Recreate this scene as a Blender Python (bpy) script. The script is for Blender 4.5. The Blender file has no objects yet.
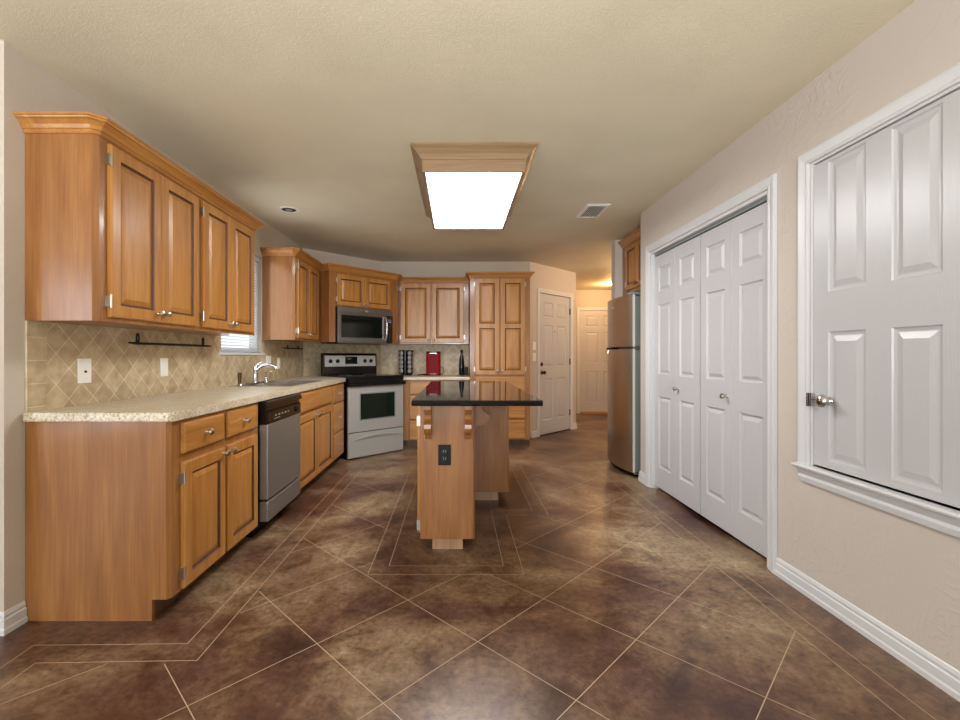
import bpy, bmesh, math, random
from mathutils import Vector, Matrix
random.seed(7)
SC = bpy.context.scene
COL = SC.collection

# ------------------------------------------------------------------ camera, world, big lights, exposure
CH = 1.144
cd = bpy.data.cameras.new('camera')
cam = bpy.data.objects.new('camera', cd); COL.objects.link(cam)
cam.location = (0, 0, CH); cam.rotation_euler = (math.pi/2, 0, 0)
cd.sensor_fit = 'HORIZONTAL'; cd.sensor_width = 36.0
cd.lens = 36.0*460/960
cd.shift_x = (480-457)/960.0; cd.shift_y = -(360-355.5)/960.0
cd.clip_start = 0.05
SC.camera = cam
SC.view_settings.view_transform = 'Standard'
try: SC.view_settings.look = 'None'
except Exception: pass
SC.view_settings.exposure = 0.30
SC.view_settings.gamma = 1.0
SC.view_settings.use_curve_mapping = False
SC.cycles.use_denoising = True
SC.cycles.max_bounces = 8
SC.cycles.diffuse_bounces = 5
SC.cycles.sample_clamp_indirect = 6.0

def C(r, g, b):
    f = lambda v: (v/255/12.92) if v/255 <= .04045 else ((v/255+.055)/1.055)**2.4
    return (f(r), f(g), f(b), 1)

w = bpy.data.worlds.new('world'); SC.world = w; w.use_nodes = True
w.node_tree.nodes['Background'].inputs[0].default_value = (0.86, 0.93, 1.0, 1)
w.node_tree.nodes['Background'].inputs[1].default_value = 3.0

def area(name, loc, direction, sx, sy, power, color):
    l = bpy.data.lights.new(name, 'AREA'); l.shape = 'RECTANGLE'; l.size = sx; l.size_y = sy
    l.energy = power; l.color = color
    o = bpy.data.objects.new(name, l); COL.objects.link(o)
    o.location = loc; o.rotation_euler = Vector(direction).to_track_quat('-Z', 'Y').to_euler()
    return o
DAY = (0.95, 0.975, 1.0)
# added rear fill tilted at the ceiling, then daylight of the living area's side window
area('rear_fill', (-0.9, -3.42, 1.35), (0, 1, 1.5), 3.4, 1.9, 105, DAY)
area('daylight_side', (-4.42, -2.0, 1.2), (1, 0, .6), 1.8, 2.0, 52, DAY)
# daylight just inside the kitchen window, in front of the blind
area('daylight_window', (-1.80, 4.0, 1.62), (1, 0, 0), 0.72, 0.85, 3, (0.92, 0.96, 1.0))
# added unseen spot behind the camera, brightens the ceiling like a bounced flash
fl_ = bpy.data.lights.new('ceiling_fill', 'SPOT'); fl_.energy = 260; fl_.color = (1.0, .985, .95); fl_.spot_size = math.radians(110); fl_.spot_blend = 1.0; fl_.shadow_soft_size = .2
fo = bpy.data.objects.new('ceiling_fill', fl_); COL.objects.link(fo); fo.location = (-.1, -.9, 1.25)
fo.rotation_euler = Vector((0, 1.5, 1.0)).to_track_quat('-Z', 'Y').to_euler()
LENS_STRENGTH = 20.0

# ------------------------------------------------------------------ materials
def mat_base(name):
    m = bpy.data.materials.new(name); m.use_nodes = True
    nt = m.node_tree; p = nt.nodes['Principled BSDF']
    return m, nt, p
def simple(name, col, rough=.5, metal=0.0, coat=0.0, spec=.5):
    m, nt, p = mat_base(name)
    p.inputs['Base Color'].default_value = col; p.inputs['Roughness'].default_value = rough
    p.inputs['Metallic'].default_value = metal; p.inputs['Coat Weight'].default_value = coat
    p.inputs['Specular IOR Level'].default_value = spec
    return m
def N(nt, t, **kw):
    n = nt.nodes.new(t)
    for k, v in kw.items():
        if hasattr(n, k) and not k[0].isupper(): setattr(n, k, v)
        else: n.inputs[k.replace('_', ' ')].default_value = v
    return n
def ramp(nt, src, stops):
    r = nt.nodes.new('ShaderNodeValToRGB')
    e = r.color_ramp.elements
    while len(e) < len(stops): e.new(0.5)
    for el, (p, c) in zip(e, stops): el.position = p; el.color = c
    nt.links.new(src, r.inputs[0]); return r
def coords(nt, scale=(1, 1, 1), rnd=True, rot=(0, 0, 0)):
    tc = nt.nodes.new('ShaderNodeTexCoord'); mp = nt.nodes.new('ShaderNodeMapping')
    mp.inputs['Scale'].default_value = scale; mp.inputs['Rotation'].default_value = rot
    nt.links.new(tc.outputs['Object'], mp.inputs['Vector'])
    if rnd:
        oi = nt.nodes.new('ShaderNodeObjectInfo'); ml = nt.nodes.new('ShaderNodeMath'); ml.operation = 'MULTIPLY'
        ml.inputs[1].default_value = 37.0
        nt.links.new(oi.outputs['Random'], ml.inputs[0]); nt.links.new(ml.outputs[0], mp.inputs['Location'])
    return mp
def bump(nt, p, h, strength=.2, dist=.002):
    b = nt.nodes.new('ShaderNodeBump'); b.inputs['Strength'].default_value = strength; b.inputs['Distance'].default_value = dist
    nt.links.new(h, b.inputs['Height']); nt.links.new(b.outputs[0], p.inputs['Normal'])

def wood(name, dark, mid, light, axis='z', rough=.34, coat=.25, cr=.22):
    m, nt, p = mat_base(name)
    s1 = {'z': (9, 9, .9), 'x': (.9, 9, 9)}[axis]; s2 = {'z': (60, 60, 2.2), 'x': (2.2, 60, 60)}[axis]
    a = N(nt, 'ShaderNodeTexNoise', Scale=1.6, Detail=5.0, Roughness=.55, Distortion=.6)
    nt.links.new(coords(nt, s1).outputs[0], a.inputs['Vector'])
    b = N(nt, 'ShaderNodeTexNoise', Scale=2.0, Detail=3.0)
    nt.links.new(coords(nt, s2).outputs[0], b.inputs['Vector'])
    mx = nt.nodes.new('ShaderNodeMix'); mx.data_type = 'FLOAT'; mx.inputs[0].default_value = .35
    nt.links.new(a.outputs[0], mx.inputs[2]); nt.links.new(b.outputs[0], mx.inputs[3])
    r = ramp(nt, mx.outputs[0], [(.28, dark), (.5, mid), (.72, light)])
    nt.links.new(r.outputs[0], p.inputs['Base Color'])
    p.inputs['Roughness'].default_value = rough
    p.inputs['Specular IOR Level'].default_value = .38
    p.inputs['Coat Weight'].default_value = coat; p.inputs['Coat Roughness'].default_value = cr
    bump(nt, p, mx.outputs[0], .05, .001)
    return m
WOOD = wood('maple_wood', C(146, 92, 41), C(174, 119, 57), C(196, 143, 79))
WOODX = wood('maple_wood_horizontal', C(146, 92, 41), C(174, 119, 57), C(196, 143, 79), 'x')
PANEL = wood('maple_veneer', C(122, 76, 35), C(146, 95, 48), C(168, 117, 65), rough=.4, coat=.5, cr=.14)
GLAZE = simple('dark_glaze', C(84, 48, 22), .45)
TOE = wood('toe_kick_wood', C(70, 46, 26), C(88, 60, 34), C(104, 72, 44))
WHITE = simple('white_paint', C(191, 191, 193), .34)
TRIMW = simple('white_trim_paint', C(210, 211, 213), .35)
NICKEL = simple('brushed_nickel', C(184, 179, 170), .3, 1.0)
CHROME = simple('chrome', C(205, 205, 208), .1, 1.0)
BRONZE = simple('aged_bronze', C(92, 72, 50), .35, .9)
BLACK = simple('black_gloss', C(14, 14, 15), .18)
BLACKM = simple('black_satin', C(16, 16, 17), .5, 0, 0, .25)
IRON = simple('wrought_iron', C(24, 20, 18), .5, .5)
GLASSB = simple('dark_glass', C(16, 20, 18), .06)
OVENG = simple('oven_glass', C(24, 34, 26), .05)
PLATE = simple('white_plastic', C(238, 236, 228), .35)
RED = simple('red_enamel', C(150, 16, 24), .25, 0, 0, .35)
JAR = simple('jar_glass_dark', C(40, 34, 28), .15)
DARKHOLE = simple('painted_hollow_shade', C(12, 11, 10), .8)  # near-black colour painted in for the shade inside vent and can lights
SILVER = simple('silver_finish', C(186, 187, 182), .4, .4)
DWSILVER = simple('stainless_silver', C(140, 138, 132), .36, .6)
MWSTEEL = simple('dark_stainless', C(128, 124, 120), .32, .8)
GREYP = simple('grey_plastic', C(128, 134, 134), .5)
LOGO = simple('logo_silver', C(205, 205, 208), .25, .8)
LCD = simple('display_green', C(70, 92, 60), .2)

def brushed(name, col, rough):
    m, nt, p = mat_base(name)
    n = N(nt, 'ShaderNodeTexNoise', Scale=3.0, Detail=4.0)
    nt.links.new(coords(nt, (40, 40, .6)).outputs[0], n.inputs['Vector'])
    r = ramp(nt, n.outputs[0], [(.3, tuple(c*.9 for c in col[:3])+(1,)), (.7, col)])
    nt.links.new(r.outputs[0], p.inputs['Base Color'])
    p.inputs['Metallic'].default_value = 1; p.inputs['Roughness'].default_value = rough
    p.inputs['Anisotropic'].default_value = .5
    return m
FRIDGE = brushed('fridge_stainless', C(206, 196, 182), .3)

def plaster(name, col, bump_s, scale, thr=.5, dist=.004):
    m, nt, p = mat_base(name)
    n = N(nt, 'ShaderNodeTexNoise', Scale=scale, Detail=3.0, Distortion=1.2)
    mp = coords(nt, (1, 1, 1), False); nt.links.new(mp.outputs[0], n.inputs['Vector'])
    r = ramp(nt, n.outputs[0], [(thr-.05, (0, 0, 0, 1)), (thr+.08, (1, 1, 1, 1))])
    n2 = N(nt, 'ShaderNodeTexNoise', Scale=2.2, Detail=2.0)
    nt.links.new(mp.outputs[0], n2.inputs['Vector'])
    c2 = tuple(c*.94 for c in col[:3])+(1,)
    rc = ramp(nt, n2.outputs[0], [(.35, c2), (.65, col)])
    nt.links.new(rc.outputs[0], p.inputs['Base Color'])
    p.inputs['Roughness'].default_value = .7; p.inputs['Specular IOR Level'].default_value = .25
    bump(nt, p, r.outputs[0], bump_s, dist)
    return m
def knockdown():
    m, nt, p = mat_base('wall_paint')
    mp = coords(nt, (1, 1, 1), False)
    n = N(nt, 'ShaderNodeTexNoise', Scale=5.5, Detail=3.0, Distortion=2.2)
    k = N(nt, 'ShaderNodeTexNoise', Scale=3.2, Detail=2.0)
    f = N(nt, 'ShaderNodeTexNoise', Scale=60.0, Detail=3.0)
    for q in (n, k, f): nt.links.new(mp.outputs[0], q.inputs['Vector'])
    r_ = ramp(nt, n.outputs[0], [(.455, (0, 0, 0, 1)), (.495, (1, 1, 1, 1)), (.505, (1, 1, 1, 1)), (.60, (0, 0, 0, 1))])
    rk = ramp(nt, k.outputs[0], [(.42, (0, 0, 0, 1)), (.56, (1, 1, 1, 1))])
    ml = nt.nodes.new('ShaderNodeMath'); ml.operation = 'MULTIPLY'
    nt.links.new(r_.outputs[0], ml.inputs[0]); nt.links.new(rk.outputs[0], ml.inputs[1])
    ad = nt.nodes.new('ShaderNodeMath'); ad.operation = 'MULTIPLY_ADD'; ad.inputs[1].default_value = .12
    nt.links.new(f.outputs[0], ad.inputs[0]); nt.links.new(ml.outputs[0], ad.inputs[2])
    p.inputs['Base Color'].default_value = C(198, 189, 180)
    p.inputs['Roughness'].default_value = .7; p.inputs['Specular IOR Level'].default_value = .25
    bump(nt, p, ad.outputs[0], .27, .005); return m
WALL = knockdown()
CEIL = plaster('ceiling_paint', C(230, 222, 196), .25, 110.0, .5, .002)

WALLS = plaster('smooth_wall_paint', C(202, 191, 178), .12, 70.0, .5, .002)

def granite(name):
    m, nt, p = mat_base(name)
    mp = coords(nt, (1, 1, 1), False)
    v = N(nt, 'ShaderNodeTexNoise', Scale=120.0, Detail=3.0, Roughness=.65)
    nt.links.new(mp.outputs[0], v.inputs['Vector'])
    r = ramp(nt, v.outputs[0], [(.30, C(112, 100, 86)), (.40, C(184, 170, 146)), (.50, C(212, 202, 180)), (.66, C(228, 222, 206))])
    n2 = N(nt, 'ShaderNodeTexNoise', Scale=14.0, Detail=2.0)
    nt.links.new(mp.outputs[0], n2.inputs['Vector'])
    mx = nt.nodes.new('ShaderNodeMix'); mx.data_type = 'RGBA'; mx.blend_type = 'MULTIPLY'; mx.inputs[0].default_value = .5
    r2 = ramp(nt, n2.outputs[0], [(.35, C(222, 206, 176)), (.65, (1, 1, 1, 1))])
    nt.links.new(r.outputs[0], mx.inputs[6]); nt.links.new(r2.outputs[0], mx.inputs[7])
    nt.links.new(mx.outputs[2], p.inputs['Base Color'])
    p.inputs['Roughness'].default_value = .28
    return m
GRANITE = granite('speckled_laminate')
ISLTOP = simple('black_polished_stone', C(9, 9, 12), .05, 0, 0, .45)

def tiles(name, diag):
    m, nt, p = mat_base(name)
    tc = nt.nodes.new('ShaderNodeTexCoord'); sp = nt.nodes.new('ShaderNodeSeparateXYZ'); cb = nt.nodes.new('ShaderNodeCombineXYZ')
    nt.links.new(tc.outputs['Object'], sp.inputs[0]); nt.links.new(sp.outputs['X'], cb.inputs['X']); nt.links.new(sp.outputs['Z'], cb.inputs['Y'])
    mp = nt.nodes.new('ShaderNodeMapping'); mp.inputs['Rotation'].default_value = (0, 0, math.pi/4 if diag else 0)
    nt.links.new(cb.outputs[0], mp.inputs['Vector'])
    b = nt.nodes.new('ShaderNodeTexBrick'); b.offset = 0.0; b.squash = 1.0
    for k, v in (('Scale', 1.0), ('Mortar Size', .0022), ('Mortar Smooth', .3), ('Bias', 0.0), ('Brick Width', .102), ('Row Height', .102)):
        b.inputs[k].default_value = v
    b.inputs['Color1'].default_value = C(208, 191, 158); b.inputs['Color2'].default_value = C(184, 165, 133); b.inputs['Mortar'].default_value = C(226, 214, 188)
    nt.links.new(mp.outputs[0], b.inputs['Vector'])
    n = N(nt, 'ShaderNodeTexNoise', Scale=16.0, Detail=4.0); nt.links.new(cb.outputs[0], n.inputs['Vector'])
    r = ramp(nt, n.outputs[0], [(.3, C(206, 196, 182)), (.7, (1, 1, 1, 1))])
    mx = nt.nodes.new('ShaderNodeMix'); mx.data_type = 'RGBA'; mx.blend_type = 'MULTIPLY'; mx.inputs[0].default_value = .8
    nt.links.new(b.outputs['Color'], mx.inputs[6]); nt.links.new(r.outputs[0], mx.inputs[7])
    nt.links.new(mx.outputs[2], p.inputs['Base Color'])
    p.inputs['Roughness'].default_value = .42
    inv = nt.nodes.new('ShaderNodeMath'); inv.operation = 'SUBTRACT'; inv.inputs[0].default_value = 1.0
    nt.links.new(b.outputs['Fac'], inv.inputs[1]); bump(nt, p, inv.outputs[0], .4, .002)
    return m
TILED = tiles('diagonal_tile', True); TILES = tiles('straight_tile', False)

def concrete():
    m, nt, p = mat_base('stained_concrete')
    mp = coords(nt, (1, 1, 1), False)
    a = N(nt, 'ShaderNodeTexNoise', Scale=1.15, Detail=6.0, Roughness=.6, Distortion=.6)
    b = N(nt, 'ShaderNodeTexNoise', Scale=5.0, Detail=7.0, Roughness=.68, Distortion=.8)
    c = N(nt, 'ShaderNodeTexNoise', Scale=38.0, Detail=5.0, Roughness=.7)
    for n in (a, b, c): nt.links.new(mp.outputs[0], n.inputs['Vector'])
    ra = ramp(nt, a.outputs[0], [(.33, C(80, 52, 46)), (.43, C(114, 82, 68)), (.53, C(150, 124, 100)), (.66, C(188, 170, 140))])
    rb = ramp(nt, b.outputs[0], [(.32, C(120, 92, 78)), (.5, C(214, 200, 186)), (.68, (1, 1, 1, 1))])
    rc = ramp(nt, c.outputs[0], [(.34, C(150, 136, 126)), (.5, C(225, 220, 214)), (.66, (1, 1, 1, 1)), (.74, (1.5, 1.5, 1.45, 1))])
    m1 = nt.nodes.new('ShaderNodeMix'); m1.data_type = 'RGBA'; m1.blend_type = 'MULTIPLY'; m1.inputs[0].default_value = .85
    m2 = nt.nodes.new('ShaderNodeMix'); m2.data_type = 'RGBA'; m2.blend_type = 'MULTIPLY'; m2.inputs[0].default_value = .7
    nt.links.new(ra.outputs[0], m1.inputs[6]); nt.links.new(rb.outputs[0], m1.inputs[7])
    nt.links.new(m1.outputs[2], m2.inputs[6]); nt.links.new(rc.outputs[0], m2.inputs[7])
    nt.links.new(m2.outputs[2], p.inputs['Base Color'])
    rr = ramp(nt, b.outputs[0], [(.3, (.28, .28, .28, 1)), (.7, (.42, .42, .42, 1))])
    nt.links.new(rr.outputs[0], p.inputs['Roughness'])
    bump(nt, p, c.outputs[0], .06, .001)
    return m
CONC = concrete()
SCORE = simple('score_line', C(184, 162, 136), .6)

def emit(name, col, s):
    m = bpy.data.materials.new(name); m.use_nodes = True; nt = m.node_tree
    nt.nodes.remove(nt.nodes['Principled BSDF'])
    e = nt.nodes.new('ShaderNodeEmission'); e.inputs[0].default_value = col; e.inputs[1].default_value = s
    nt.links.new(e.outputs[0], nt.nodes['Material Output'].inputs[0]); return m
LENS = emit('lit_diffuser', (.985, .985, 1.0, 1), LENS_STRENGTH)
HALLB = emit('lit_bulb', (1.0, .72, .40, 1), 30)
def blindmat():
    m, nt, p = mat_base('blind_slats')
    p.inputs['Base Color'].default_value = C(232, 236, 240); p.inputs['Roughness'].default_value = .5
    t = nt.nodes.new('ShaderNodeBsdfTranslucent'); t.inputs[0].default_value = C(238, 242, 248)
    mx = nt.nodes.new('ShaderNodeMixShader'); mx.inputs[0].default_value = .5
    nt.links.new(p.outputs[0], mx.inputs[1]); nt.links.new(t.outputs[0], mx.inputs[2])
    nt.links.new(mx.outputs[0], nt.nodes['Material Output'].inputs[0]); return m
BLIND = blindmat()
def panemat():
    m, nt, p = mat_base('window_glass')
    p.inputs['Roughness'].default_value = 0; p.inputs['Transmission Weight'].default_value = 1; p.inputs['IOR'].default_value = 1.1
    return m
PANE = panemat()

# ------------------------------------------------------------------ geometry helpers
FR = {}
def thing(name, label, cat, loc=(0, 0, 0), rot=0, group=None):
    o = bpy.data.objects.new(name, None); COL.objects.link(o); o.empty_display_size = .1
    o.location = loc; o.rotation_euler = (0, 0, rot)
    o['label'] = label; o['category'] = cat
    if group: o['group'] = group
    FR[o.name] = Matrix.Translation(loc) @ Matrix.Rotation(rot, 4, 'Z')
    return o
def struct_empty(name, loc=(0, 0, 0), rot=0, label=None):
    o = bpy.data.objects.new(name, None); COL.objects.link(o)
    o.location = loc; o.rotation_euler = (0, 0, rot); o['kind'] = 'structure'
    if label: o['label'] = label
    FR[o.name] = Matrix.Translation(loc) @ Matrix.Rotation(rot, 4, 'Z')
    return o
def tag(o, label, cat, group=None):
    o['label'] = label; o['category'] = cat
    if group: o['group'] = group
    return o

class MB:
    def __init__(s): s.bm = bmesh.new(); s.mi = 0
    def face(s, pts, mi=None):
        vs = [s.bm.verts.new(p) for p in pts]
        try: f = s.bm.faces.new(vs)
        except ValueError: return None
        f.material_index = s.mi if mi is None else mi
        return f
    def box(s, x0, x1, y0, y1, z0, z1, mi=None):
        p = [(x, y, z) for x in (x0, x1) for y in (y0, y1) for z in (z0, z1)]
        for q in ((0, 1, 3, 2), (4, 6, 7, 5), (0, 4, 5, 1), (2, 3, 7, 6), (0, 2, 6, 4), (1, 5, 7, 3)):
            s.face([p[i] for i in q], mi)
        return s
    def prism(s, poly, z0, z1, mi=None, f=None):
        f = f or (lambda u, v, d: (u, v, d))
        n = len(poly)
        s.face([f(u, v, z0) for u, v in reversed(poly)], mi); s.face([f(u, v, z1) for u, v in poly], mi)
        for i in range(n):
            a, b = poly[i], poly[(i+1) % n]
            s.face([f(a[0], a[1], z0), f(b[0], b[1], z0), f(b[0], b[1], z1), f(a[0], a[1], z1)], mi)
        return s
    def sweep(s, path, prof, f, mi=None, side=1):
        n = len(path); offs = []
        dirs = []
        for i in range(n-1):
            d = Vector((path[i+1][0]-path[i][0], path[i+1][1]-path[i][1])); d.normalize(); dirs.append(Vector((-d.y, d.x))*side)
        for i in range(n):
            if i == 0: offs.append(dirs[0])
            elif i == n-1: offs.append(dirs[-1])
            else:
                a, b = dirs[i-1], dirs[i]; offs.append((a+b)/(1+a.dot(b)))
        rings = [[f(path[i][0]+offs[i].x*o, path[i][1]+offs[i].y*o, d) for o, d in prof] for i in range(n)]
        m = len(prof)
        for i in range(n-1):
            for j in range(m):
                k = (j+1) % m
                s.face([rings[i][j], rings[i+1][j], rings[i+1][k], rings[i][k]], mi)
        s.face(rings[0], mi); s.face(list(reversed(rings[-1])), mi)
        return s
    def lathe(s, prof, seg=20, M=None, mi=None, cap=True):
        M = M or Matrix.Identity(4)
        R = []
        for r, h in prof:
            R.append([M @ Vector((r*math.cos(2*math.pi*i/seg), r*math.sin(2*math.pi*i/seg), h)) for i in range(seg)])
        for a, b in zip(R[:-1], R[1:]):
            for i in range(seg):
                k = (i+1) % seg; s.face([a[i], a[k], b[k], b[i]], mi)
        if cap:
            s.face(list(reversed(R[0])), mi); s.face(R[-1], mi)
        return s
    def tube(s, pts, r, seg=10, mi=None):
        pts = [Vector(p) for p in pts]; n = len(pts); R = []
        up = None
        for i, p in enumerate(pts):
            d = (pts[min(i+1, n-1)] - pts[max(i-1, 0)]).normalized()
            if up is None:
                up = d.orthogonal().normalized()
            else:
                up = (up - d*up.dot(d)).normalized()
            v = d.cross(up); rr = r[i] if isinstance(r, (list, tuple)) else r
            R.append([p + (up*math.cos(2*math.pi*k/seg) + v*math.sin(2*math.pi*k/seg))*rr for k in range(seg)])
        for a, b in zip(R[:-1], R[1:]):
            for i in range(seg):
                k = (i+1) % seg; s.face([a[i], a[k], b[k], b[i]], mi)
        s.face(list(reversed(R[0])), mi); s.face(R[-1], mi)
        return s
    def slab(s, x0, x1, z0, z1, yf, th, panels=(), prof=(), edge=.003, mi=None, glaze=None, gn=0):
        """door leaf: front at yf facing -y, mitred profile rings sunk into every panel rectangle"""
        e = edge
        X = sorted({x0+e, x1-e} | {v for p in panels for v in p[:2]}); Z = sorted({z0+e, z1-e} | {v for p in panels for v in p[2:]})
        inside = lambda cx, cz: any(p[0] < cx < p[1] and p[2] < cz < p[3] for p in panels)
        for a, b in zip(X[:-1], X[1:]):
            for c, d in zip(Z[:-1], Z[1:]):
                if not inside((a+b)/2, (c+d)/2):
                    s.face([(a, yf, c), (b, yf, c), (b, yf, d), (a, yf, d)], mi)
        ring = lambda q, o, y: [(q[0]+o, y, q[2]+o), (q[1]-o, y, q[2]+o), (q[1]-o, y, q[3]-o), (q[0]+o, y, q[3]-o)]
        for q in panels:
            prev = ring(q, 0, yf)
            for i, (o, d) in enumerate(prof):
                cur = ring(q, o, yf+d)
                for k in range(4):
                    l = (k+1) % 4
                    s.face([prev[k], prev[l], cur[l], cur[k]], glaze if (glaze is not None and i < gn) else mi)
                prev = cur
            s.face(prev, mi)
        q = (x0, x1, z0, z1)
        seq = [ring(q, e, yf), ring(q, 0, yf+e), ring(q, 0, yf+th)]
        for a, b in zip(seq[:-1], seq[1:]):
            for k in range(4):
                l = (k+1) % 4; s.face([b[k], b[l], a[l], a[k]], mi)
        s.face(list(reversed(seq[-1])), mi)
        return s
    def build(s, name, mats, parent=None, world=False, bevel=0, smooth=False, loc=None, kind=None, seg=2):
        bm = s.bm
        bmesh.ops.remove_doubles(bm, verts=bm.verts, dist=1e-5)
        bmesh.ops.recalc_face_normals(bm, faces=bm.faces)
        if world and parent is not None:
            bm.transform(FR[root_of(parent).name].inverted())
        me = bpy.data.meshes.new(name); bm.to_mesh(me); bm.free()
        for m in (mats if isinstance(mats, (list, tuple)) else [mats]): me.materials.append(m)
        o = bpy.data.objects.new(name, me); COL.objects.link(o)
        if parent is not None: o.parent = parent
        if loc: o.location = loc
        if bevel:
            b = o.modifiers.new('bevel', 'BEVEL'); b.width = bevel; b.segments = seg; b.limit_method = 'ANGLE'; b.angle_limit = math.radians(40)
        if smooth:
            for p in me.polygons: p.use_smooth = True
            me.set_sharp_from_angle(angle=math.radians(42))
        if kind: o['kind'] = kind
        return o
def root_of(o):
    while o.parent is not None: o = o.parent
    return o
def struct(name, mb, m, parent=None, **k):
    o = mb.build(name, m, parent, **k)
    if parent is None: o['kind'] = 'structure'
    return o
def RX(a): return Matrix.Rotation(a, 4, 'X')
def RY(a): return Matrix.Rotation(a, 4, 'Y')
def RZ(a): return Matrix.Rotation(a, 4, 'Z')
def TR(*v): return Matrix.Translation(v)

# ------------------------------------------------------------------ room shell
H = 2.44
# floor with scored lines
fl = MB(); fl.face([(-4.62, -3.62, 0), (4.62, -3.62, 0), (4.62, 9.25, 0), (-4.62, 9.25, 0)], 0)
fl.face([(-4.62, -3.62, -.1), (-4.62, 9.25, -.1), (4.62, 9.25, -.1), (4.62, -3.62, -.1)], 0)
def strip(a, b, wd=.0032):
    a, b = Vector(a), Vector(b); d = (b-a)
    if d.length < .02: return
    d.normalize(); n = Vector((-d.y, d.x))*wd/2
    fl.face([(a-n).to_3d()+Vector((0, 0, .0008)), (b-n).to_3d()+Vector((0, 0, .0008)), (b+n).to_3d()+Vector((0, 0, .0008)), (a+n).to_3d()+Vector((0, 0, .0008))], 1)
def polyline(*pts):
    for a, b in zip(pts[:-1], pts[1:]): strip(a, b)
polyline((-1.67, -1.0), (-1.67, 1.815), (-1.07, 1.825), (-1.062, 4.6))
polyline((-1.568, -1.0), (-1.568, 1.71), (-.975, 1.725), (-.955, 4.7))
polyline((1.503, -1.0), (1.503, 4.9)); polyline((1.405, -1.0), (1.405, 4.9))
OUT = [(-.466, 4.75), (-.466, 2.4), (.351, 2.4), (.351, 3.3), (.655, 3.3), (.655, 4.75)]
polyline(*OUT); polyline((-.369, 4.65), (-.369, 2.5), (.252, 2.5), (.252, 3.4), (.555, 3.4), (.555, 4.65))
def allowed(x, y):
    if x > 1.405 or y > 5.6 or y < -.6: return False
    if y < 1.71:
        if x < -1.568: return False
    elif x < -.965: return False
    if y > 4.9 and x > 1.3: return False
    if 2.4 < y < 3.3 and -.466 < x < .351: return False
    if 3.3 <= y < 4.75 and -.466 < x < .655: return False
    return True
def gridline(fx):
    run = None; prev = None; t = -9.0
    while t < 9.0:
        p = fx(t); ok = allowed(*p)
        if ok and run is None: run = p
        if not ok and run is not None: strip(run, prev); run = None
        prev = p; t += .01
for k in range(-6, 12):
    u0 = 1.27+.65*k; gridline(lambda t: ((u0+t)/2, (u0-t)/2))
for k in range(-10, 10):
    v0 = -1.755+.625*k; gridline(lambda t: ((t+v0)/2, (t-v0)/2))
floor = struct('floor', fl, [CONC, SCORE])
struct('ceiling', MB().box(-4.62, 4.62, -3.62, 9.25, H, H+.12), CEIL)

XL, XR, YB = -1.863, 1.676, 6.36
WY0, WY1, WZ0, WZ1 = 3.62, 4.38, 1.17, 2.07
m = MB()
m.box(XL-.12, XL, 1.892, WY0, 0, H).box(XL-.12, XL, WY1, 5.55, 0, H).box(XL-.12, XL, WY0, WY1, 0, WZ0).box(XL-.12, XL, WY0, WY1, WZ1, H)
struct('wall_left', m, WALLS)
struct('wall_left_return', MB().box(-4.5, XL-.12, 1.892, 2.012, 0, H), WALLS)
struct('wall_corner', MB().prism([(XL, 5.55), (-1.053, YB), (-1.053, YB+.17), (XL-.12, 5.55+.05)], 0, H), WALLS)
struct('wall_back', MB().box(-1.053, 1.01, YB, YB+.12, 0, H), WALLS)
# diagonal wall with the entry door
R45 = math.pi/4
DW = struct_empty('wall_diagonal', (1.01, YB, 0), R45)
LD = 1.212
DX0, DX1, DH = .225, 1.045, 2.035
m = MB(); m.box(0, DX0, 0, .12, 0, H).box(DX1, LD, 0, .12, 0, H).box(DX0, DX1, 0, .12, DH, H)
m.build('wall_face', WALL, DW)
struct('wall_hall_left', MB().box(1.72, 1.862, 7.29, 9.1, 0, H), WALL)
HX0, HX1 = 2.435, 3.255
m = MB(); m.box(1.72, HX0, 9.1, 9.22, 0, H).box(HX1, 4.5, 9.1, 9.22, 0, H).box(HX0, HX1, 9.1, 9.22, DH, H)
struct('wall_hall_back', m, WALL)
struct('wall_hall_right', MB().box(4.5, 4.62, 5.15, 9.22, 0, H), WALL)
struct('wall_alcove_far', MB().box(1.77, 4.5, 5.15, 5.27, 0, H), WALL)
struct('wall_alcove_near', MB().box(XR+.12, 2.45, 4.08, 4.20, 0, H), WALL)
struct('wall_closet', MB().box(2.45, 2.57, -3.5, 5.15, 0, H), WALL)
BY0, BY1, BZ = 2.47, 3.99, 2.035
PY0, PY1, PZ0, PZ1 = 1.47, 2.181, .625, 2.05
m = MB()
m.box(XR, XR+.12, BY1, 4.20, 0, H).box(XR, XR+.12, BY0, BY1, BZ, H).box(XR, XR+.12, PY1, BY0, 0, H)
m.box(XR, XR+.12, PY0, PY1, 0, PZ0).box(XR, XR+.12, PY0, PY1, PZ1, H).box(XR, XR+.12, -3.5, PY0, 0, H)
struct('wall_right', m, WALL)
# the living area behind the camera: rear wall opening added for fill light, side wall with a big window
m = MB()
m.box(-4.62, -2.6, -3.62, -3.5, 0, H).box(.8, 2.57, -3.62, -3.5, 0, H).box(-2.6, .8, -3.62, -3.5, 0, .4).box(-2.6, .8, -3.62, -3.5, 2.3, H)
struct('wall_rear', m, WALL)
m = MB()
m.box(-4.62, -4.5, -1.1, 2.012, 0, H).box(-4.62, -4.5, -3.5, -2.9, 0, H).box(-4.62, -4.5, -2.9, -1.1, 0, .2).box(-4.62, -4.5, -2.9, -1.1, 2.22, H)
struct('wall_far_left', m, WALL)

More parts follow.
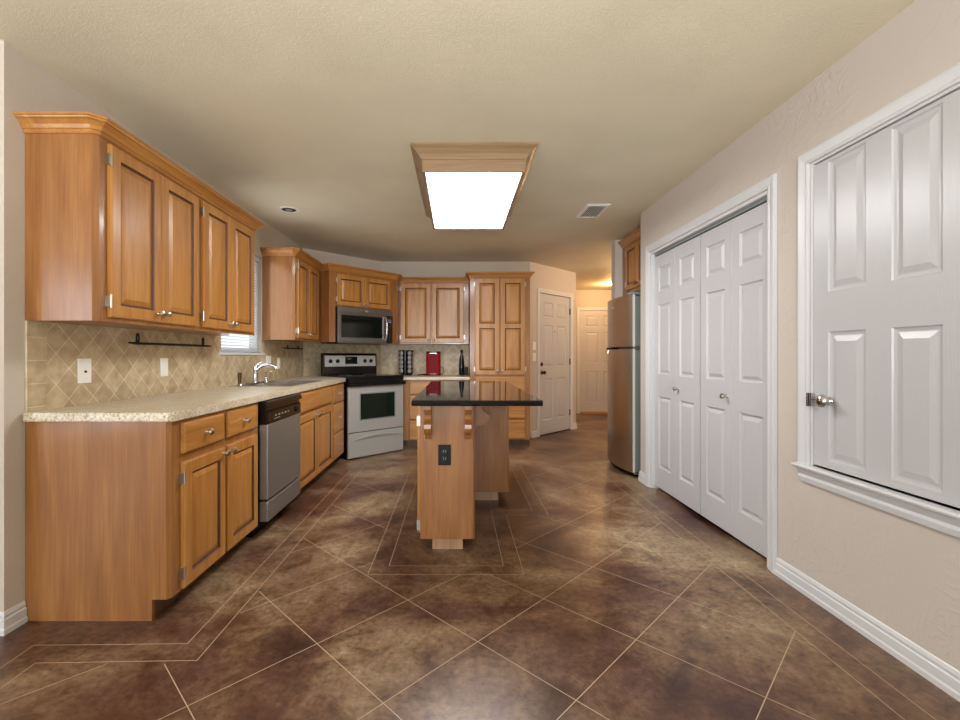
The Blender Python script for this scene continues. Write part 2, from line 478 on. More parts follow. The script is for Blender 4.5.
# baseboards
BBP = [(0, 0), (.017, 0), (.017, .020), (.013, .026), (.013, .060), (.008, .064), (.010, .076), (.006, .088), (.003, .091), (0, .091)]
flat = lambda u, v, d: (u, v, d)
def baseboard(name, path, side=1):
    return struct(name, MB().sweep(path, BBP, flat, side=side), TRIMW, smooth=False)
baseboard('baseboard_left', [(-4.5, 1.892), (XL, 1.892), (XL, 1.978)], side=-1)
baseboard('baseboard_right', [(XR, -3.5), (XR, 2.409)])
baseboard('baseboard_closet', [(XR, 4.056), (XR, 4.20), (2.45, 4.20)])
c45 = math.sqrt(.5)
dp = lambda s_: (1.01+s_*c45, YB+s_*c45)
baseboard('baseboard_diagonal', [dp(0.02), dp(DX0-.062)], side=-1)
baseboard('baseboard_hall', [dp(DX1+.062), dp(LD), (1.868, 7.6)], side=-1)
baseboard('baseboard_rear', [(2.43, -3.5), (-4.5, -3.5), (-4.5, 1.892)], side=-1)
baseboard('baseboard_alcove', [(2.45, 5.15), (1.77, 5.15), (1.77, 5.27)], side=1)

# casing profile: (outwards from opening, proud of wall)
CAS = [(.004, 0), (.004, .010), (.012, .013), (.020, .011), (.046, .017), (.056, .018), (.062, .016), (.062, 0)]
def casing(parent, x0, x1, z0, z1, y=0.0, mat=None):
    f = lambda u, v, d: (u, y-d, v)
    return MB().sweep([(x0, z0), (x0, z1), (x1, z1), (x1, z0)], CAS, f, side=1).build('casing', mat or TRIMW, parent)

P6 = [(.003, .007), (.012, .011), (.018, .011), (.036, .002), (.039, .001)]
def six_panels(x0, x1, z0, z1):
    w_ = x1-x0; a, b = x0+.11, x0+w_/2-.05; c, d = x0+w_/2+.05, x1-.11
    rows = [(z0+.2, z0+.8), (z0+.97, z0+1.57), (z0+1.68, z0+1.90)]
    return [(p, q, r, t) for p, q in ((a, b), (c, d)) for r, t in rows]

def door_knob(parent, x, y, z, mat, r=.027, name='door_knob'):
    M = TR(x, y, z) @ RX(math.pi/2)
    return MB().lathe([(.03, 0), (.03, .006), (.012, .01), (.011, .03), (r*.85, .036), (r, .048), (r*.85, .06), (.008, .064)], 20, M).build(name, mat, parent, smooth=True)

# door 1: entry door on the diagonal wall
d1 = struct_empty('door_1', (1.01, YB, 0), R45, 'white six panel door with bronze knob on the angled wall beside the pantry')
m = MB().slab(DX0+.004, DX1-.004, .012, DH-.005, .012, .04, six_panels(DX0+.004, DX1-.004, .012, DH-.005), P6)
m.build('door_panel', WHITE, d1)
casing(d1, DX0, DX1, 0, DH)
door_knob(d1, DX0+.075, .012, .90, BRONZE)
MB().lathe([(.03, 0), (.03, .008), (.022, .012), (.012, .02)], 20, TR(DX0+.07, .012, 1.02) @ RX(math.pi/2)).build('deadbolt', BRONZE, d1, smooth=True)
MB().lathe([(.01, 0), (.01, .004), (.005, .005)], 12, TR((DX0+DX1)/2, .012, 1.50) @ RX(math.pi/2)).build('peephole', BRONZE, d1, smooth=True)
for hz in (.27, 1.05, 1.82):
    MB().box(DX1-.012, DX1+.003, -.004, .012, hz-.045, hz+.045).build('hinge', BRONZE, d1)
MB().box(DX0, DX1, 0, .12, 0, .012).build('threshold', BRONZE, d1)
# door 2: hall door
d2 = struct_empty('door_2', (0, 9.1, 0), 0, 'white six panel door at the far end of the hall')
MB().slab(HX0+.004, HX1-.004, .03, DH-.005, .012, .04, six_panels(HX0+.004, HX1-.004, .03, DH-.005), P6).build('door_panel', WHITE, d2)
casing(d2, HX0, HX1, 0, DH)
MB().box(HX0, HX1, -.10, .12, 0, .03).build('threshold', WOODX, d2)
# door 3: bifold closet doors
R90 = math.pi/2
d3 = struct_empty('door_3', (XR, BY1, 0), -R90, 'white bifold closet doors in a white casing')
BW = BY1-BY0
casing(d3, 0, BW, 0, BZ)
MB().box(-.001, .018, 0, .12, 0, BZ).box(BW-.018, BW+.001, 0, .12, 0, BZ).box(.018, BW-.018, 0, .12, BZ-.018, BZ).build('jamb', TRIMW, d3)
MB().box(.02, BW-.02, .03, .065, BZ-.036, BZ-.018).build('track', [GREYP], d3)
lw = (BW-.056)/4
for i in range(4):
    a = .020+i*(lw+.002)+(.010 if i > 1 else 0)
    pz = [(.20, .80), (.985, 1.57), (1.68, 1.885)]
    leaf = MB().slab(a, a+lw, .028, BZ-.045, .03, .034, [(a+.075, a+lw-.075, q0, q1) for q0, q1 in pz], P6, edge=.002).build('door_leaf', WHITE, d3)
    if i in (1, 2):
        kx = a+.06 if i == 1 else a+lw-.035
        kx = a+.055 if i == 1 else a+lw-.05
        MB().lathe([(.012, 0), (.008, .006), (.007, .018), (.015, .024), (.017, .032), (.012, .04), (.003, .042)], 16, TR(kx, .03, .888) @ RX(R90)).build('knob', NICKEL, leaf, smooth=True)
# door 4: panelled shutter closing the pass-through
d4 = struct_empty('door_4', (XR, PY1, 0), -R90, 'white panelled shutter door closing the wall opening above a white sill')
PW = PY1-PY0
f4 = lambda u, v, d: (u, -d, v)
MB().sweep([(0, PZ0), (0, PZ1), (PW, PZ1), (PW, PZ0)], CAS, f4, side=1).build('casing', TRIMW, d4)
MB().box(0, .012, 0, .12, PZ0, PZ1).box(PW-.012, PW, 0, .12, PZ0, PZ1).box(.012, PW-.012, 0, .12, PZ1-.008, PZ1).build('jamb', TRIMW, d4)
pan = [(.098, .290, .665, 1.252), (.402, .590, .665, 1.252), (.098, .290, 1.432, 2.022), (.402, .590, 1.432, 2.022)]
def shuttermat():
    m_, nt, p = mat_base('white_embossed_paint')
    p.inputs['Base Color'].default_value = C(191, 191, 193); p.inputs['Roughness'].default_value = .3
    n = N(nt, 'ShaderNodeTexWave', wave_type='RINGS', rings_direction='Y', Scale=14.0, Distortion=6.0, Detail=2.0)
    n.inputs['Detail Scale'].default_value = .8
    nt.links.new(coords(nt, (2.2, 1, .32), False).outputs[0], n.inputs['Vector'])
    bump(nt, p, n.outputs[0], .12, .0015); return m_
SHUT = shuttermat()
MB().slab(.014, PW-.014, PZ0+.007, PZ1-.014, .004, .035, pan, [(.005, .006), (.014, .009), (.02, .009), (.042, .002), (.045, .001)], edge=.002).build('shutter_panel', SHUT, d4)
# sill and apron
f_s = lambda u, v, d: (d, v, u)
sl = MB()
sl.prism([(PZ0, .12), (PZ0, -.04), (PZ0-.006, -.046), (PZ0-.014, -.044), (PZ0-.02, -.03), (PZ0-.022, .0), (PZ0-.022, .12)], -.068, PW+.068, f=f_s)
sl.build('sill', TRIMW, d4)
sl = MB()
sl.prism([(PZ0-.022, 0), (PZ0-.022, -.026), (PZ0-.034, -.024), (PZ0-.05, -.016), (PZ0-.062, -.02), (PZ0-.085, -.014), (PZ0-.088, 0)], -.055, PW+.055, f=f_s)
sl.build('apron', TRIMW, d4)
lt = MB()
lt.box(.002, .010, -.022, -.006, .905, .968).box(.016, .024, -.016, .004, .905, .968)
lt.tube([(.02, -.012, .943), (.08, -.014, .94)], .005, 8)
lt.lathe([(.02, 0), (.012, .006), (.010, .016), (.026, .022), (.031, .032), (.028, .042), (.016, .050), (.004, .052)], 22, TR(.105, .004, .938) @ RX(R90))
lt.tube([(.11, -.03, .95), (.165, -.034, .925)], .0045, 8)
lt.build('latch', CHROME, d4, smooth=True)

# kitchen window
wn = struct_empty('window_1', (XL, WY0, 0), R90, 'window with white blinds above the sink')
WW = WY1-WY0
m = MB(); fz = .045
m.box(0, fz, .05, .10, WZ0, WZ1).box(WW-fz, WW, .05, .10, WZ0, WZ1).box(fz, WW-fz, .05, .10, WZ0, WZ0+fz).box(fz, WW-fz, .05, .10, WZ1-fz, WZ1).box(fz, WW-fz, .06, .09, 1.60, 1.64)
m.build('window_frame', TRIMW, wn)
MB().box(fz, WW-fz, .072, .076, WZ0+fz, WZ1-fz).build('pane', PANE, wn)
MB().box(-.03, WW+.03, -.022, .05, WZ0-.022, WZ0).build('window_sill', TRIMW, wn, bevel=.004)
# back splash tiles
S1 = struct_empty('trim_1', (XL, 1.984, 0), R90, 'beige diagonal tile backsplash behind the sink counter')
m = MB(); Lb = 5.55-1.984; t = -.008
z0, z1 = .876, 1.30
y_w = WY0-1.984; y_w1 = WY1-1.984
m.box(0, .098, t, -.0005, z0, 1.296, 1)
m.box(.098, y_w, t, -.0005, z0, 1.296, 0).box(y_w, y_w1, t, -.0005, z0, WZ0-.022, 0).box(y_w1, 5.43-1.984, t, -.0005, z0, 1.296, 0)
m.box(5.43-1.984, Lb-.006, t, -.0005, z0, 1.296, 1)
m.build('tile_field', [TILED, TILES], S1)
S2 = struct_empty('trim_2', (XL, 5.55, 0), R45, 'beige tile backsplash on the angled wall behind the stove')
MB().box(.006, .12, t, -.0005, z0, 1.30, 1).box(.12, 1.135, t, -.0005, z0, 1.30, 0).build('tile_field', [TILED, TILES], S2)
S3 = struct_empty('trim_3', (-1.053, YB, 0), 0, 'beige tile backsplash behind the back counter')
MB().box(.006, 1.21, t, -.0005, z0, 1.296, 0).build('tile_field', [TILED], S3)

# ------------------------------------------------------------------ cabinets
PC = [(.004, .006), (.008, .0085), (.012, .0085), (.032, .002), (.035, .0012)]
me_cache = {}
def knob(parent, x, y, z, r=.0155):
    if 'k' not in me_cache:
        o = MB().lathe([(.008, 0), (.006, .004), (.0055, .012), (.012, .016), (.0165, .021), (.0155, .027), (.009, .031), (.002, .032)], 18, RX(R90)).build('knob', NICKEL, None, smooth=True)
        me_cache['k'] = o.data; bpy.data.objects.remove(o)
    o = bpy.data.objects.new('knob', me_cache['k']); COL.objects.link(o); o.parent = parent; o.location = (x, y, z); return o
def hinge(parent, x, z, y=-.008, side=1):
    if 'h' not in me_cache:
        o = MB().box(-.006, .006, -.012, .008, -.024, .024).lathe([(.0045, -.03), (.0045, .03)], 10, TR(.004, -.012, 0)).build('hinge', NICKEL, None)
        me_cache['h'] = o.data; bpy.data.objects.remove(o)
    o = bpy.data.objects.new('hinge', me_cache['h']); COL.objects.link(o); o.parent = parent; o.location = (x, y, z); o.scale = (side, 1, 1); return o
TH = .02
def cdoor(parent, x0, x1, z0, z1, knob_at=None, hinge_side=None, splits=(), stile=.056):
    zs = [z0+stile] + [v for s_ in splits for v in (s_-.028, s_+.028)] + [z1-stile]
    pans = [(x0+stile, x1-stile, zs[i], zs[i+1]) for i in range(0, len(zs), 2)]
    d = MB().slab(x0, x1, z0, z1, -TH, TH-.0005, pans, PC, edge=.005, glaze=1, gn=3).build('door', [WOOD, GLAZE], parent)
    if knob_at: knob(d, knob_at[0], -TH, knob_at[1])
    if hinge_side:
        hx = x0-.006 if hinge_side < 0 else x1+.006
        for hz in (z0+.07, z1-.07): hinge(d, hx, hz, side=-hinge_side)
    return d
def drawer(parent, x0, x1, z0, z1, kn=True):
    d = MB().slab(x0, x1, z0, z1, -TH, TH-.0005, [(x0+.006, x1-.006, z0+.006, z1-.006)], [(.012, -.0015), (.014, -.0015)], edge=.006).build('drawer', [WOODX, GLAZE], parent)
    if kn: knob(d, (x0+x1)/2, -TH-.0015, (z0+z1)/2)
    return d
CRP = [(0, 2.10), (.006, 2.10), (.010, 2.106), (.010, 2.114), (.016, 2.118), (.022, 2.132), (.036, 2.146), (.046, 2.150), (.048, 2.156), (.053, 2.158), (.053, 2.168), (0, 2.168)]
def crown(parent, path, dz=0, side=-1, prof=None):
    return MB().sweep(path, [(a, b+dz) for a, b in (prof or CRP)], flat, side=side).build('crown_molding', WOODX, parent)

UZ0, UZ1 = 1.295, 2.12
# --- left run, near upper pair
g_u = 'maple wall cabinets'
A = thing('wall_cabinet', 'maple wall cabinet with bare end panel nearest the camera above the counter', 'cabinet', (-1.555, 1.982, UZ0), R90, g_u)
FRz = UZ0
def up(parent): return Matrix.Translation((0, 0, -UZ0))
def shift(o, dz):            # bodies are drawn in room heights, the empty sits at the cabinet's underside
    o.data.transform(Matrix.Translation((0, 0, dz)))
# to keep heights readable every hung cabinet is drawn with z measured from the floor: lower the empties to the floor
A.location.z = 0; FR[A.name] = TR(-1.555, 1.982, 0) @ RZ(R90)
m = MB(); ch = .018; dpt = .3075
m.prism([(ch, 0), (.780, 0), (.780, dpt), (0, dpt), (0, ch)], UZ0, UZ1)
m.build('cabinet_body', PANEL, A)
cdoor(A, .063, .408, 1.315, 2.085, (.385, 1.36), -1)
cdoor(A, .412, .758, 1.315, 2.085, (.436, 1.36))
crown(A, [(0, dpt), (0, ch), (ch, 0), (.780, 0)])
B = thing('wall_cabinet', 'maple wall cabinet with two doors hung between the near cabinet and the window', 'cabinet', (-1.555, 2.7625, 0), R90, g_u)
MB().box(0, .768, 0, dpt, UZ0, UZ1).build('cabinet_body', PANEL, B)
cdoor(B, .028, .370, 1.315, 2.085, (.347, 1.36), -1)
cdoor(B, .374, .724, 1.315, 2.085, (.398, 1.36))
crown(B, [(0, 0), (.768, 0), (.768, dpt)])
Cc = thing('wall_cabinet', 'narrow maple wall cabinet between the window and the microwave corner', 'cabinet', (-1.555, 4.40, 0), R90, g_u)
MB().prism([(ch, 0), (.815, 0), (.815, dpt), (0, dpt), (0, ch)], UZ0, UZ1).build('cabinet_body', PANEL, Cc)
cdoor(Cc, .055, .380, 1.315, 2.085, (.357, 1.36), -1)
cdoor(Cc, .384, .715, 1.315, 2.085, (.408, 1.36))
crown(Cc, [(0, dpt), (0, ch), (ch, 0), (.815, 0)])
# --- angled cabinet over the microwave
D = thing('wall_cabinet', 'small two door maple cabinet set across the corner above the microwave', 'cabinet', (-1.10, 5.47, 0), R45, g_u)
Mi = FR[D.name].inverted()
L = lambda x, y: tuple((Mi @ Vector((x, y, 0)))[:2])
fa, fb = (-.467, 0), (.475, 0)
la = L(-1.552, 5.222); rb = L(-.755, 6.02)
m = MB()
m.prism([la, fa, fb, rb, (.40, .50), (-.40, .50)], 1.705, UZ1)
m.prism([la, fa, (-.387, 0), (-.387, .30)], UZ0, 1.705).prism([fb, rb, (.39, .30), (.387, 0)], UZ0, 1.705)
m.build('cabinet_body', PANEL, D)
cdoor(D, -.376, -.006, 1.715, 2.07, (-.032, 1.745), -1, stile=.05)
cdoor(D, -.002, .372, 1.715, 2.07, (.026, 1.745), stile=.05)
crown(D, [la, fa, fb, rb])
# --- back upper
E = thing('wall_cabinet', 'square two door maple wall cabinet above the red appliance and spice rack', 'cabinet', (-.752, 6.03, 0), 0, g_u)
EW = .905
MB().box(0, EW, 0, .322, UZ0, UZ1).build('cabinet_body', PANEL, E)
cdoor(E, .018, .408, 1.312, 2.085, (.382, 1.35), -1)
cdoor(E, .424, .842, 1.312, 2.085, (.450, 1.35), 1)
crown(E, [(0, 0), (EW, 0)])
# --- pantry
P = thing('pantry_cabinet', 'tall maple pantry cabinet with tall paired doors above drawers', 'cabinet', (.161, 5.70, 0), 0)
PWi = .744; pd = .652
MB().box(0, PWi, 0, pd, .10, UZ1).build('cabinet_body', PANEL, P)
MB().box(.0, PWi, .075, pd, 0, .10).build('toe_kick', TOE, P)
cdoor(P, .060, .360, .905, 2.095, (.336, .955), -1, splits=(1.51,))
cdoor(P, .376, .680, .905, 2.095, (.402, .955), 1, splits=(1.51,))
for a, b in ((.115, .345), (.362, .615), (.632, .882)): drawer(P, .060, .682, a, b)
crown(P, [(0, .262), (0, 0), (PWi, 0), (PWi, pd)], dz=.006)
# --- base cabinets
BZ0, BZ1 = .092, .859
def base(name, label, loc, rot, wd, depth, chamfer=0, group='maple base cabinets', well=False, top=None):
    BZ1 = top or .859
    o = thing(name, label, 'cabinet', loc, rot, group)
    m = MB()
    if chamfer: m.prism([(chamfer, 0), (wd, 0), (wd, depth), (0, depth), (0, chamfer)], BZ0, BZ1)
    elif well: m.prism([(0, 0), (wd, 0), (wd, depth), (0, depth)], BZ0, .735).box(0, wd, 0, .05, .735, BZ1).box(0, .018, .05, depth, .735, BZ1).box(wd-.018, wd, .05, depth, .735, BZ1)
    else: m.box(0, wd, 0, depth, BZ0, BZ1)
    if chamfer: m.box(0, .019, .076, depth, 0, BZ0)
    m.build('cabinet_body', PANEL, o)
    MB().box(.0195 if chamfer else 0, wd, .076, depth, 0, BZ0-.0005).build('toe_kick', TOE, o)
    return o
bd = .6225
G = base('base_cabinet', 'maple base cabinet with bare end panel nearest the camera', (-1.238, 1.982, 0), R90, .880, bd, .016)
drawer(G, .078, .433, .705, .842); drawer(G, .475, .835, .705, .842)
cdoor(G, .078, .443, .10, .665, (.42, .635), -1); cdoor(G, .470, .835, .10, .665, (.493, .635))
G2 = base('base_cabinet', 'maple sink base cabinet with a plain false front above two doors', (-1.238, 3.479, 0), R90, 1.045, bd, well=True)
drawer(G2, .03, 1.02, .69, .842, False)
cdoor(G2, .03, .522, .10, .665, (.495, .635)); cdoor(G2, .527, 1.02, .10, .665, (.553, .635))
G3 = base('base_cabinet', 'narrow maple cabinet of three stacked drawers beside the stove', (-1.238, 4.5245, 0), R90, .515, bd)
for a, b in ((.10, .35), (.365, .652), (.667, .838)): drawer(G3, .022, .42, a, b)
G4 = base('base_cabinet', 'maple base cabinet under the back counter between stove and pantry', (-.765, 5.70, 0), 0, .923, .652, top=.8395)
for a, b in ((.10, .335), (.352, .645), (.662, .820)): drawer(G4, .172, .60, a, b)
cdoor(G4, .625, .90, .10, .82, (.65, .77))
# --- fridge cabinet
K = thing('wall_cabinet', 'maple wall cabinet in the alcove over the refrigerator', 'cabinet', (1.85, 5.145, 0), -R90, g_u)
KW = .94
MB().box(0, KW, 0, .595, 1.81, 2.36).build('cabinet_body', PANEL, K)
cdoor(K, .145, .462, 1.845, 2.315, (.436, 1.885), -1); cdoor(K, .468, .785, 1.845, 2.315, (.494, 1.885), 1)
crown(K, [(0, 0), (KW, 0)], dz=.238)

# ------------------------------------------------------------------ counters
ct = thing('countertop', 'long speckled beige countertop running along the sink wall', 'countertop', (-1.54, 3.5, .8595), 0, 'speckled beige counters')
poly = [(-1.854, 1.962), (-1.234, 1.962), (-1.216, 1.980), (-1.216, 5.026), (-1.645, 5.455), (-1.795, 5.605), (-1.854, 5.545)]
CT0, CT1 = .8595, .900
SX0, SX1, SY0, SY1 = -1.790, -1.300, 3.60, 4.42
mm = MB(); mm.prism(poly, CT0, CT1)
cto = mm.build('counter_slab', GRANITE, ct, world=True)
# cut the sink opening out of the slab
cut = MB().box(SX0+.02, SX1-.02, SY0+.02, SY1-.02, .70, 1.0).build('cutter', GRANITE)
cut.data.transform(FR[ct.name].inverted())
bo = cto.modifiers.new('cut', 'BOOLEAN'); bo.operation = 'DIFFERENCE'; bo.object = cut; bo.solver = 'EXACT'
cut.parent = ct
dg = bpy.context.evaluated_depsgraph_get(); dg.update()
nm = bpy.data.meshes.new_from_object(cto.evaluated_get(dg)); cto.modifiers.clear(); cto.data = nm
bpy.data.objects.remove(cut)
b_ = cto.modifiers.new('bevel', 'BEVEL'); b_.width = .006; b_.segments = 3; b_.limit_method = 'ANGLE'; b_.angle_limit = math.radians(50)
cb = thing('countertop', 'short speckled beige countertop on the back wall left of the pantry', 'countertop', (-.4, 6.0, .840), 0, 'speckled beige counters')
MB().prism([(-.755, 5.675), (.158, 5.675), (.158, 6.351), (-1.052, 6.351), (-1.236, 6.166)], .840, .880).build('counter_slab', GRANITE, cb, world=True, bevel=.006, seg=3)

# sink
STEEL = simple('sink_steel', C(178, 178, 176), .22, 1.0)
sk = thing('kitchen_sink', 'stainless double bowl sink set in the counter under the window', 'sink', (-1.545, 4.01, .90))
m = MB(); zt = .9045; fl0 = .9005
bowls = [(3.64, 3.995), (4.025, 4.38)]
bx0, bx1 = -1.70, -1.335
xs = [SX0, bx0, bx1, SX1]; ys = [SY0, 3.64, 3.995, 4.025, 4.38, SY1]
for i in range(3):
    for j in range(5):
        if i == 1 and j in (1, 3): continue
        m.face([(xs[i], ys[j], zt), (xs[i+1], ys[j], zt), (xs[i+1], ys[j+1], zt), (xs[i], ys[j+1], zt)])
for a, b in (((SX0, SY0), (SX1, SY0)), ((SX1, SY0), (SX1, SY1)), ((SX1, SY1), (SX0, SY1)), ((SX0, SY1), (SX0, SY0))):
    m.face([(a[0], a[1], fl0), (b[0], b[1], fl0), (b[0], b[1], zt), (a[0], a[1], zt)])
rim = m.build('rim', STEEL, sk, world=True)
for y0, y1 in bowls:
    m = MB(); e = .03; zb = .745
    t_ = [(bx0, y0, zt), (bx1, y0, zt), (bx1, y1, zt), (bx0, y1, zt)]; b2 = [(bx0+e, y0+e, zb), (bx1-e, y0+e, zb), (bx1-e, y1-e, zb), (bx0+e, y1-e, zb)]
    for k in range(4):
        l = (k+1) % 4; m.face([t_[k], t_[l], b2[l], b2[k]])
    m.face(b2)
    bw_ = m.build('bowl', STEEL, sk, world=True)
    MB().lathe([(.045, 0), (.045, .003), (.03, .004), (.028, .002)], 18, TR((bx0+bx1)/2, (y0+y1)/2, zb+.0005)).build('drain', CHROME, bw_, world=True, smooth=True)
# faucet
fc = thing('faucet', 'chrome arched kitchen faucet standing at the back of the sink', 'faucet', (-1.745, 3.98, zt))
MB().box(-.028, .028, -.13, .13, .0, .012).build('base_plate', CHROME, fc, bevel=.005)
MB().lathe([(.026, .012), (.024, .02), (.021, .07), (.019, .12), (.014, .13)], 18).build('body', CHROME, fc, smooth=True)
pts = [(.0, 0, .08), (.008, .003, .11), (.025, .008, .135), (.055, .018, .153), (.095, .028, .16), (.13, .036, .155), (.155, .042, .142), (.163, .044, .125)]
MB().tube(pts, [.016, .015, .0145, .0135, .0125, .0125, .013, .013], 14).build('spout', CHROME, fc, smooth=True)
MB().tube([(-.002, -.01, .11), (-.004, -.006, .135), (.008, .02, .160), (.035, .05, .18), (.05, .062, .183)], [.014, .012, .008, .0065, .007], 12).build('lever', CHROME, fc, smooth=True)
sp_ = thing('side_sprayer', 'dark upright sprayer standing beside the faucet at the sink edge', 'sprayer', (-1.748, 3.70, zt))
MB().lathe([(.022, 0), (.02, .008), (.014, .014)], 16).build('escutcheon', CHROME, sp_, smooth=True)
MB().lathe([(.012, .012), (.013, .04), (.016, .075), (.017, .095), (.010, .102)], 16).build('spray_head', BRONZE, sp_, smooth=True)
so = thing('soap_dispenser', 'chrome pump dispenser standing on the far side of the faucet', 'soap dispenser', (-1.745, 4.20, zt))
MB().lathe([(.02, 0), (.018, .006), (.012, .012), (.010, .05), (.012, .055)], 16).build('collar', CHROME, so, smooth=True)
MB().tube([(0, 0, .05), (.0, 0, .085), (.02, 0, .095), (.06, 0, .09)], [.008, .007, .006, .005], 10).build('nozzle', CHROME, so, smooth=True)

# ------------------------------------------------------------------ dishwasher
dw = thing('dishwasher', 'stainless dishwasher with black control panel under the sink counter', 'dishwasher', (-1.238, 2.866, 0), R90)
dl, dr = .008, .606
MB().box(dl+.004, dr-.004, .0, .58, .10, .858).build('tub_body', BLACKM, dw)
MB().box(dl+.02, dr-.02, .05, .5, 0, .10).build('toe_kick', BLACKM, dw)
MB().box(dl, dr, -.058, -.0005, .238, .712).build('door_front', DWSILVER, dw, bevel=.008, seg=3)
MB().box(dl, dr, -.058, -.0005, .102, .228).build('access_panel', DWSILVER, dw, bevel=.008, seg=3)
f_y = lambda u, v, d: (d, u, v)
m = MB(); m.prism([(-.0005, .714), (-.058, .714), (-.058, .785), (-.046, .797), (-.046, .812), (-.066, .820), (-.066, .842), (-.056, .854), (-.0005, .854)], dl, dr, f=f_y)
cp = m.build('control_panel', BLACK, dw)
MB().lathe([(.02, 0), (.02, .006), (.016, .014), (.004, .015)], 20, TR(.515, -.058, .755) @ RX(R90)).build('dial', BLACKM, cp, smooth=True)
for i in range(5):
    bx = .13+i*.055
    MB().box(bx-.013, bx+.013, -.0605, -.0575, .752, .762).build('button', LOGO if i == 4 else GREYP, cp)
MB().box(.10, .20, -.0588, -.0578, .735, .739).build('lettering_strip', GREYP, cp)

# ------------------------------------------------------------------ range
rg = thing('kitchen_range', 'silver electric range with black glass cooktop set across the corner', 'stove', (-.9135, 5.2785, 0), R45)
hw = .379
MB().box(-hw+.004, hw-.004, .03, .60, .03, .885).build('range_body', BLACKM, rg)
for sx in (-1, 1):
    MB().box(-.02+sx*.33, .02+sx*.33, .05, .09, 0, .03).build('foot', BLACKM, rg)
MB().box(-hw, hw, -.012, .61, .885, .912).build('cooktop', BLACK, rg, bevel=.006, seg=3)
MB().box(-hw+.002, hw-.002, -.004, .029, .845, .8845).build('vent_trim', BLACKM, rg)
dr_ = MB().slab(-hw, hw, .292, .796, 0, .029, [(-.238, .258, .418, .725)], [(.008, .004), (.010, .004)], edge=.006).build('oven_door', SILVER, rg)
MB().box(-.226, .246, .0025, .0038, .430, .713).build('window_glass', OVENG, dr_)
fr_ = MB(); fr_.sweep([(-.238, .418), (-.238, .725), (.258, .725), (.258, .418), (-.238, .418)], [(-.0, 0), (.0, .003), (-.012, .003), (-.012, -.003)], lambda u, v, d: (u, -d, v), side=1)
fr_.build('window_frame', GREYP, dr_)
f_x = lambda u, v, d: (d, u, v)
MB().prism([(.0285, .798), (-.026, .800), (-.040, .808), (-.044, .824), (-.036, .838), (-.010, .843), (.0285, .843)], -hw, hw, f=f_x).build('handle', BLACK, rg, smooth=True)
sd = MB().slab(-hw, hw, .012, .284, 0, .029, (), (), edge=.006).build('storage_drawer', SILVER, rg)
lip = MB(); pts = []
n = 16
up_ = [(-.285+.57*i/n, .205+.045*math.sin(math.pi*i/n*.5+.35)) for i in range(n+1)]
crv = lambda tt: .212+.038*(1-abs(tt)**2.2)
top = [(-.29+.58*i/n, crv(-1+2*i/n)) for i in range(n+1)]; bot = [(-.29+.58*i/n, crv(-1+2*i/n)-.018*(1-abs(-1+2*i/n)**4)-.002) for i in range(n+1)]
lip.prism(top+list(reversed(bot)), -.014, -.0005, f=lambda u, v, d: (u, d, v))
lip.build('pull_lip', SILVER, sd, bevel=.004)
bgd = MB().prism([(.548, .912), (.555, 1.152), (.563, 1.172), (.605, 1.172), (.615, 1.16), (.615, .912)], -hw, hw, f=f_x).build('backguard', BLACK, rg, bevel=.008, seg=3)
ctl = MB().prism([(.5475, 1.012), (.5515, 1.142), (.556, 1.142), (.552, 1.012)], -.358, .358, f=f_x).build('control_panel', SILVER, bgd)
for kx in (-.285, -.19, .195, .285):
    MB().lathe([(.024, 0), (.024, .006), (.018, .01), (.016, .022), (.004, .023)], 18, TR(kx, .5495, 1.076) @ RX(R90)).build('dial', BLACKM, ctl, smooth=True)
MB().prism([(.5455, 1.040), (.5485, 1.130), (.555, 1.130), (.552, 1.040)], -.085, .085, f=f_x).build('clock_display', GLASSB, ctl)
MB().prism([(.546, 1.092), (.5470, 1.118), (.548, 1.118), (.547, 1.092)], -.055, -.005, f=f_x).build('clock_digits', LCD, ctl)
for (bx, by, br) in ((-.19, .15, .10), (.19, .15, .075), (-.19, .38, .075), (.19, .38, .10)):
    MB().lathe([(br, .0), (br, .0006), (br-.006, .0006), (br-.006, .0)], 32, TR(bx, by, .9121), cap=False).build('burner_ring', GREYP, rg)

# ------------------------------------------------------------------ microwave
mw = thing('microwave', 'dark stainless microwave mounted under the corner cabinet above the stove', 'microwave', (-1.073, 5.443, 1.285), R45)
mhw = .379; mh = .413
MB().box(-mhw+.003, mhw-.003, .02, .38, .002, mh-.0035).build('housing', BLACKM, mw)
MB().box(-mhw, mhw, -.004, .0195, mh-.065, mh).build('top_vent_panel', MWSTEEL, mw, bevel=.003)
md = MB().slab(-mhw, .285, .012, mh-.067, -.012, .03, [(-.345, .235, .062, mh-.085)], [(.004, .004), (.006, .004)], edge=.004).build('door', MWSTEEL, mw)
MB().box(-.340, .230, -.0095, -.0085, .068, mh-.091).build('window_glass', GLASSB, md)
MB().tube([(.262, -.012, .045), (.262, -.040, .065), (.262, -.05, .12), (.262, -.053, .18), (.262, -.05, .24), (.262, -.040, .295), (.262, -.012, .315)], .011, 12).build('handle', LOGO, md, smooth=True)
cpn = MB().box(.287, mhw, -.010, .0195, .012, mh-.067).build('control_panel', GLASSB, mw, bevel=.003)
MB().box(.30, .36, -.0112, -.0102, .26, .30).build('display', simple('display_blue', C(90, 100, 140), .2), cpn)
MB().box(-mhw, mhw, -.008, .0195, 0, .011).build('bottom_trim', MWSTEEL, mw)
MB().lathe([(.018, 0), (.018, .002), (.004, .003)], 18, TR(0, -.0042, mh-.033) @ RX(R90) @ Matrix.Diagonal((1.7, .55, 1, 1))).build('logo_badge', LOGO, mw)

